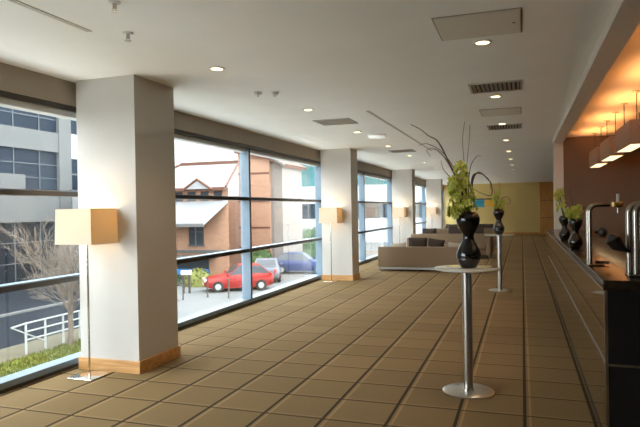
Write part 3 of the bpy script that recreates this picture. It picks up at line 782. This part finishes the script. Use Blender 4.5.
# hedges, sign, bollards
def bush(loc, rx, ry, rz, m, label, seed, cat='bush'):
    r = random.Random(seed); mb = MB()
    for k in range(int(420*max(rx, ry))):
        a = r.uniform(0, 2*PI); e = math.acos(r.uniform(-.1, 1)); q = r.uniform(.75, 1.03)
        c = Vector((rx*math.sin(e)*math.cos(a)*q, ry*math.sin(e)*math.sin(a)*q, rz*max(0, math.cos(e))*q+.03))
        n = Vector((r.uniform(-1, 1), r.uniform(-1, 1), r.uniform(-.2, 1))).normalized(); u = n.orthogonal().normalized()*.09; v = n.cross(u)*.8
        mb.add([c-u, c+v, c+u, c-v], [(0, 1, 2, 3)])
    prof = [(0, rz*.92)]+[(1*math.sin(i*PI/16), rz*.92*math.cos(i*PI/16)) for i in range(1, 9)]
    vs = []; fs = []; n = 16
    o = len(mb.v)
    for rr, z in prof[1:]:
        for k in range(n): vs.append((rx*.92*rr*math.cos(2*PI*k/n), ry*.92*rr*math.sin(2*PI*k/n), max(0, z)))
    for i in range(7):
        for k in range(n): fs.append((i*n+k, i*n+(k+1) % n, (i+1)*n+(k+1) % n, (i+1)*n+k))
    fs.append(tuple(range(n)))
    mb.add(vs, fs, 0, True)
    return tag(mb.build('bush', m, None, loc), label, cat, 'bushes by the parked cars')
bush((-18.1, 30.3, G), 1.0, .7, 1.0, M_hedgey, 'yellow-green bush at the front of the red car', 1)
bush((-20.0, 30.2, G), .7, .6, .95, M_hedge, 'dark green bush at the left by the signboard', 2)
bush((-17.1, 36.2, G), .9, .7, 1.5, M_hedge, 'dark green hedge behind the red car', 3)
bush((-18.25, 39.3, G), 1.2, .7, 1.7, M_hedge, 'dark green hedge at the foot of the brick tower', 4)
bush((-17.6, 46, G), 2.4, 1.2, 2.2, M_hedge, 'hazy green bush left beyond the blue car', 6)
bush((-20.8, 58, G), 3.0, 1.2, 2.6, M_hedge, 'hazy green bush farthest away near the pale building', 7)
sg = thing('signboard', 'white signboard on two dark posts beside the bushes', 'sign', (-17.1, 27.4, G), .35)
MB().box(-.28, .28, -.03, .03, 1.0, 1.22).build('panel', M_white, sg)
for s in (-1, 1): MB().box(s*.16-.06, s*.16+.06, -.02, .02, 0, 1.0).build('post', M_bronze, sg)
for i, (x, y, lb) in enumerate([(-15.25, 26.4, 'black bollard post beside the front of the red car'), (-14.02, 26.35, 'black bollard post in front of the red car door')]):
    t = thing('bollard', lb, 'bollard', (x, y, G), group='black street bollards')
    MB().lathe([(.055, 0), (.05, .05), (.042, .06), (.042, .88), (.055, .89), (.055, .94), (.03, .98), (0, .985)], n=16).build('post', M_bronze, t)
    MB().lathe([(.07, 0), (.07, .02), (.055, .03)], n=16).build('base', M_bronze, t)
t = thing('cycle_stand', 'dark hoop-shaped cycle stand on the paving at left', 'cycle stand', (-16.35, 25.3, G))
MB().tube(curve([(-.35, 0, 0), (-.35, 0, .6), (-.25, 0, .75), (.25, 0, .75), (.35, 0, .6), (.35, 0, 0)], 6), .03, 8).build('hoop', M_bronze, t)
for s in (-1, 1): MB().lathe([(.06, 0), (.06, .01), (0, .012)], s*.35, 0, n=14).build('foot_plate', M_bronze, t)

# parked cars
def car(label, loc, rz, paint, L=3.9, W=1.66, H=1.44):
    t = thing('car', label, 'car', loc, rz, 'parked cars')
    h = L/2; w = W/2
    # body: stations front to back (x, half width, bottom, shoulder)
    st = [(h, .60*w, .42, .58), (h-.08, .80*w, .30, .66), (h-.35, .95*w, .22, .74), (h-.95, w, .20, .84), (h-1.3, w, .20, .90), (0, w, .20, .93), (-h+.9, w, .20, .96), (-h+.35, .97*w, .22, .98), (-h+.08, .88*w, .30, .92), (-h, .74*w, .42, .80)]
    vs = []; fs = []; n = 8
    for x, a, b, s in st:
        vs += [(x, -a*.92, b), (x, -a, b+(s-b)*.35), (x, -a, b+(s-b)*.75), (x, -a*.90, s), (x, a*.90, s), (x, a, b+(s-b)*.75), (x, a, b+(s-b)*.35), (x, a*.92, b)]
    for i in range(len(st)-1):
        for k in range(n): fs.append((i*n+k, i*n+(k+1) % n, (i+1)*n+(k+1) % n, (i+1)*n+k))
    fs += [tuple(range(n)), tuple(reversed([(len(st)-1)*n+k for k in range(n)]))]
    MB().add(vs, fs, 0, True).build('body', paint, t)
    # cabin: roof and pillars, then glass set into the sides
    c0, c1, c2, c3 = h-1.25, h-1.95, -h+.75, -h+.15
    zb = .90; wr = w*.76; wb = w*.90
    def P(x, a, z): return (x, a, z)
    cv = [P(c0, -wb, zb-.03), P(c1, -wr, H-.04), P((c1+c2)/2, -wr, H), P(c2, -wr, H-.05), P(c3, -wb, zb), P(c0, wb, zb-.03), P(c1, wr, H-.04), P((c1+c2)/2, wr, H), P(c2, wr, H-.05), P(c3, wb, zb)]
    cf = [(0, 1, 2, 3, 4), (9, 8, 7, 6, 5), (0, 5, 6, 1), (1, 6, 7, 2), (2, 7, 8, 3), (3, 8, 9, 4), (4, 9, 5, 0)]
    MB().add(cv, cf).build('cabin', paint, t)
    def lerp(a, b, f): return tuple(a[i]+(b[i]-a[i])*f for i in range(3))
    def pane(q, off, nm):
        cc = [sum(p[i] for p in q)/len(q) for i in range(3)]
        in_ = [tuple(cc[i]+(p[i]-cc[i])*.88 for i in range(3)) for p in q]
        o1 = [tuple(p[i]+off[i] for i in range(3)) for p in in_]; o0 = [tuple(p[i]-off[i] for i in range(3)) for p in in_]
        m = len(q); MB().add(o0+o1, [tuple(range(m)), tuple(reversed(range(m, 2*m)))]+[(k, (k+1) % m, m+(k+1) % m, m+k) for k in range(m)]).build(nm, M_darkwin, t)
    for s, o in ((-1, 0), (1, 5)):
        mt = lerp(cv[1+o], cv[3+o], .5); mbm = lerp(cv[0+o], cv[4+o], .47)
        pane([cv[0+o], cv[1+o], mt, mbm], (0, s*.012, .004), 'side_window'); pane([mbm, mt, cv[3+o], cv[4+o]], (0, s*.012, .004), 'side_window')
    pane([cv[0], cv[5], cv[6], cv[1]], (.010, 0, .010), 'windscreen'); pane([cv[4], cv[3], cv[8], cv[9]], (-.012, 0, .006), 'rear_window')
    for sx in (h-.75, -h+.72):
        for s in (-1, 1):
            wm = MB(); n2 = 20; R = .30
            prof = [(R*.55, -.10), (R*.95, -.10), (R, -.06), (R, .06), (R*.95, .10), (R*.55, .10)]
            vv = []; ff = []
            for r_, yy in prof:
                for k in range(n2): a = 2*PI*k/n2; vv.append((sx+r_*math.cos(a), s*(w-.07)+yy, R+r_*math.sin(a)))
            for i in range(len(prof)):
                j = (i+1) % len(prof)
                for k in range(n2): ff.append((i*n2+k, i*n2+(k+1) % n2, j*n2+(k+1) % n2, j*n2+k))
            whl = wm.add(vv, ff, 0, True).build('wheel', M_tyre, t)
            hb = MB(); vv = [(sx+R*.56*math.cos(2*PI*k/n2), s*(w-.07)+yy, R+R*.56*math.sin(2*PI*k/n2)) for yy in (-.08, .08) for k in range(n2)]
            hb.add(vv, [tuple(range(n2)), tuple(reversed(range(n2, 2*n2)))]+[(k, (k+1) % n2, n2+(k+1) % n2, n2+k) for k in range(n2)]).build('hubcap', M_hub, whl)
    for s in (-1, 1):
        MB().box(h-.16, h-.02, s*.52-.13, s*.52+.13, .56, .68, bev=.02).build('headlight', M_white, t)
        MB().box(-h-.005, -h+.10, s*.55-.08, s*.55+.08, .62, .86, bev=.02).build('tail_light', M_lampred, t)
        MB().box(h-1.35, h-1.2, s*(w+.06)-.07, s*(w+.06)+.07, .90, 1.02, bev=.03).build('wing_mirror', paint, t)
    MB().box(h-.05, h+.012, -.26, .26, .38, .48).build('number_plate', M_white, t)
    return t
car('bright red hatchback parked behind the window mullion', (-15.0, 29.3, G), math.atan2(-1.9, -2.9), M_red, 3.8)
car('silver car parked just to the right of the red one', (-15.2, 33.7, G), math.radians(112), M_silver, 3.7)
car('dark blue car parked farther off on the right', (-14.55, 38.2, G), math.radians(10), M_blu, 4.0)

# ------------------------------------------------------------------ light from outside, camera
w = bpy.data.worlds.new('overcast_sky'); SC.world = w; w.use_nodes = True
nt = w.node_tree; bg = nt.nodes['Background']; bg.inputs[0].default_value = (.93, .97, 1, 1); bg.inputs[1].default_value = 8.0

cam = bpy.data.cameras.new('camera'); co = bpy.data.objects.new('camera', cam); COL.objects.link(co)
f = 586.7; yaw, pit, roll, h = .3321, -.0057, -.0174, 1.637
F = Vector((-math.sin(yaw)*math.cos(pit), math.cos(yaw)*math.cos(pit), math.sin(pit)))
R = Vector((math.cos(yaw), math.sin(yaw), 0)); U = R.cross(F)
R, U = R*math.cos(roll)+U*math.sin(roll), U*math.cos(roll)-R*math.sin(roll)
m = Matrix((R, U, -F)).transposed().to_4x4(); m.translation = Vector((0, 0, h))
co.matrix_world = m
cam.sensor_width = 36; cam.lens = 36*f/640; cam.clip_end = 500; cam.clip_start = .05
SC.camera = co
vs = SC.view_settings; vs.view_transform = 'Standard'; vs.look = 'None'; vs.exposure = .32; vs.gamma = 1; vs.use_curve_mapping = False
try:
    c = SC.cycles; c.use_denoising = True; c.use_light_tree = False; c.max_bounces = 10; c.diffuse_bounces = 6; c.transparent_max_bounces = 16; c.sample_clamp_indirect = 6; c.caustics_reflective = False; c.caustics_refractive = False
except Exception: pass
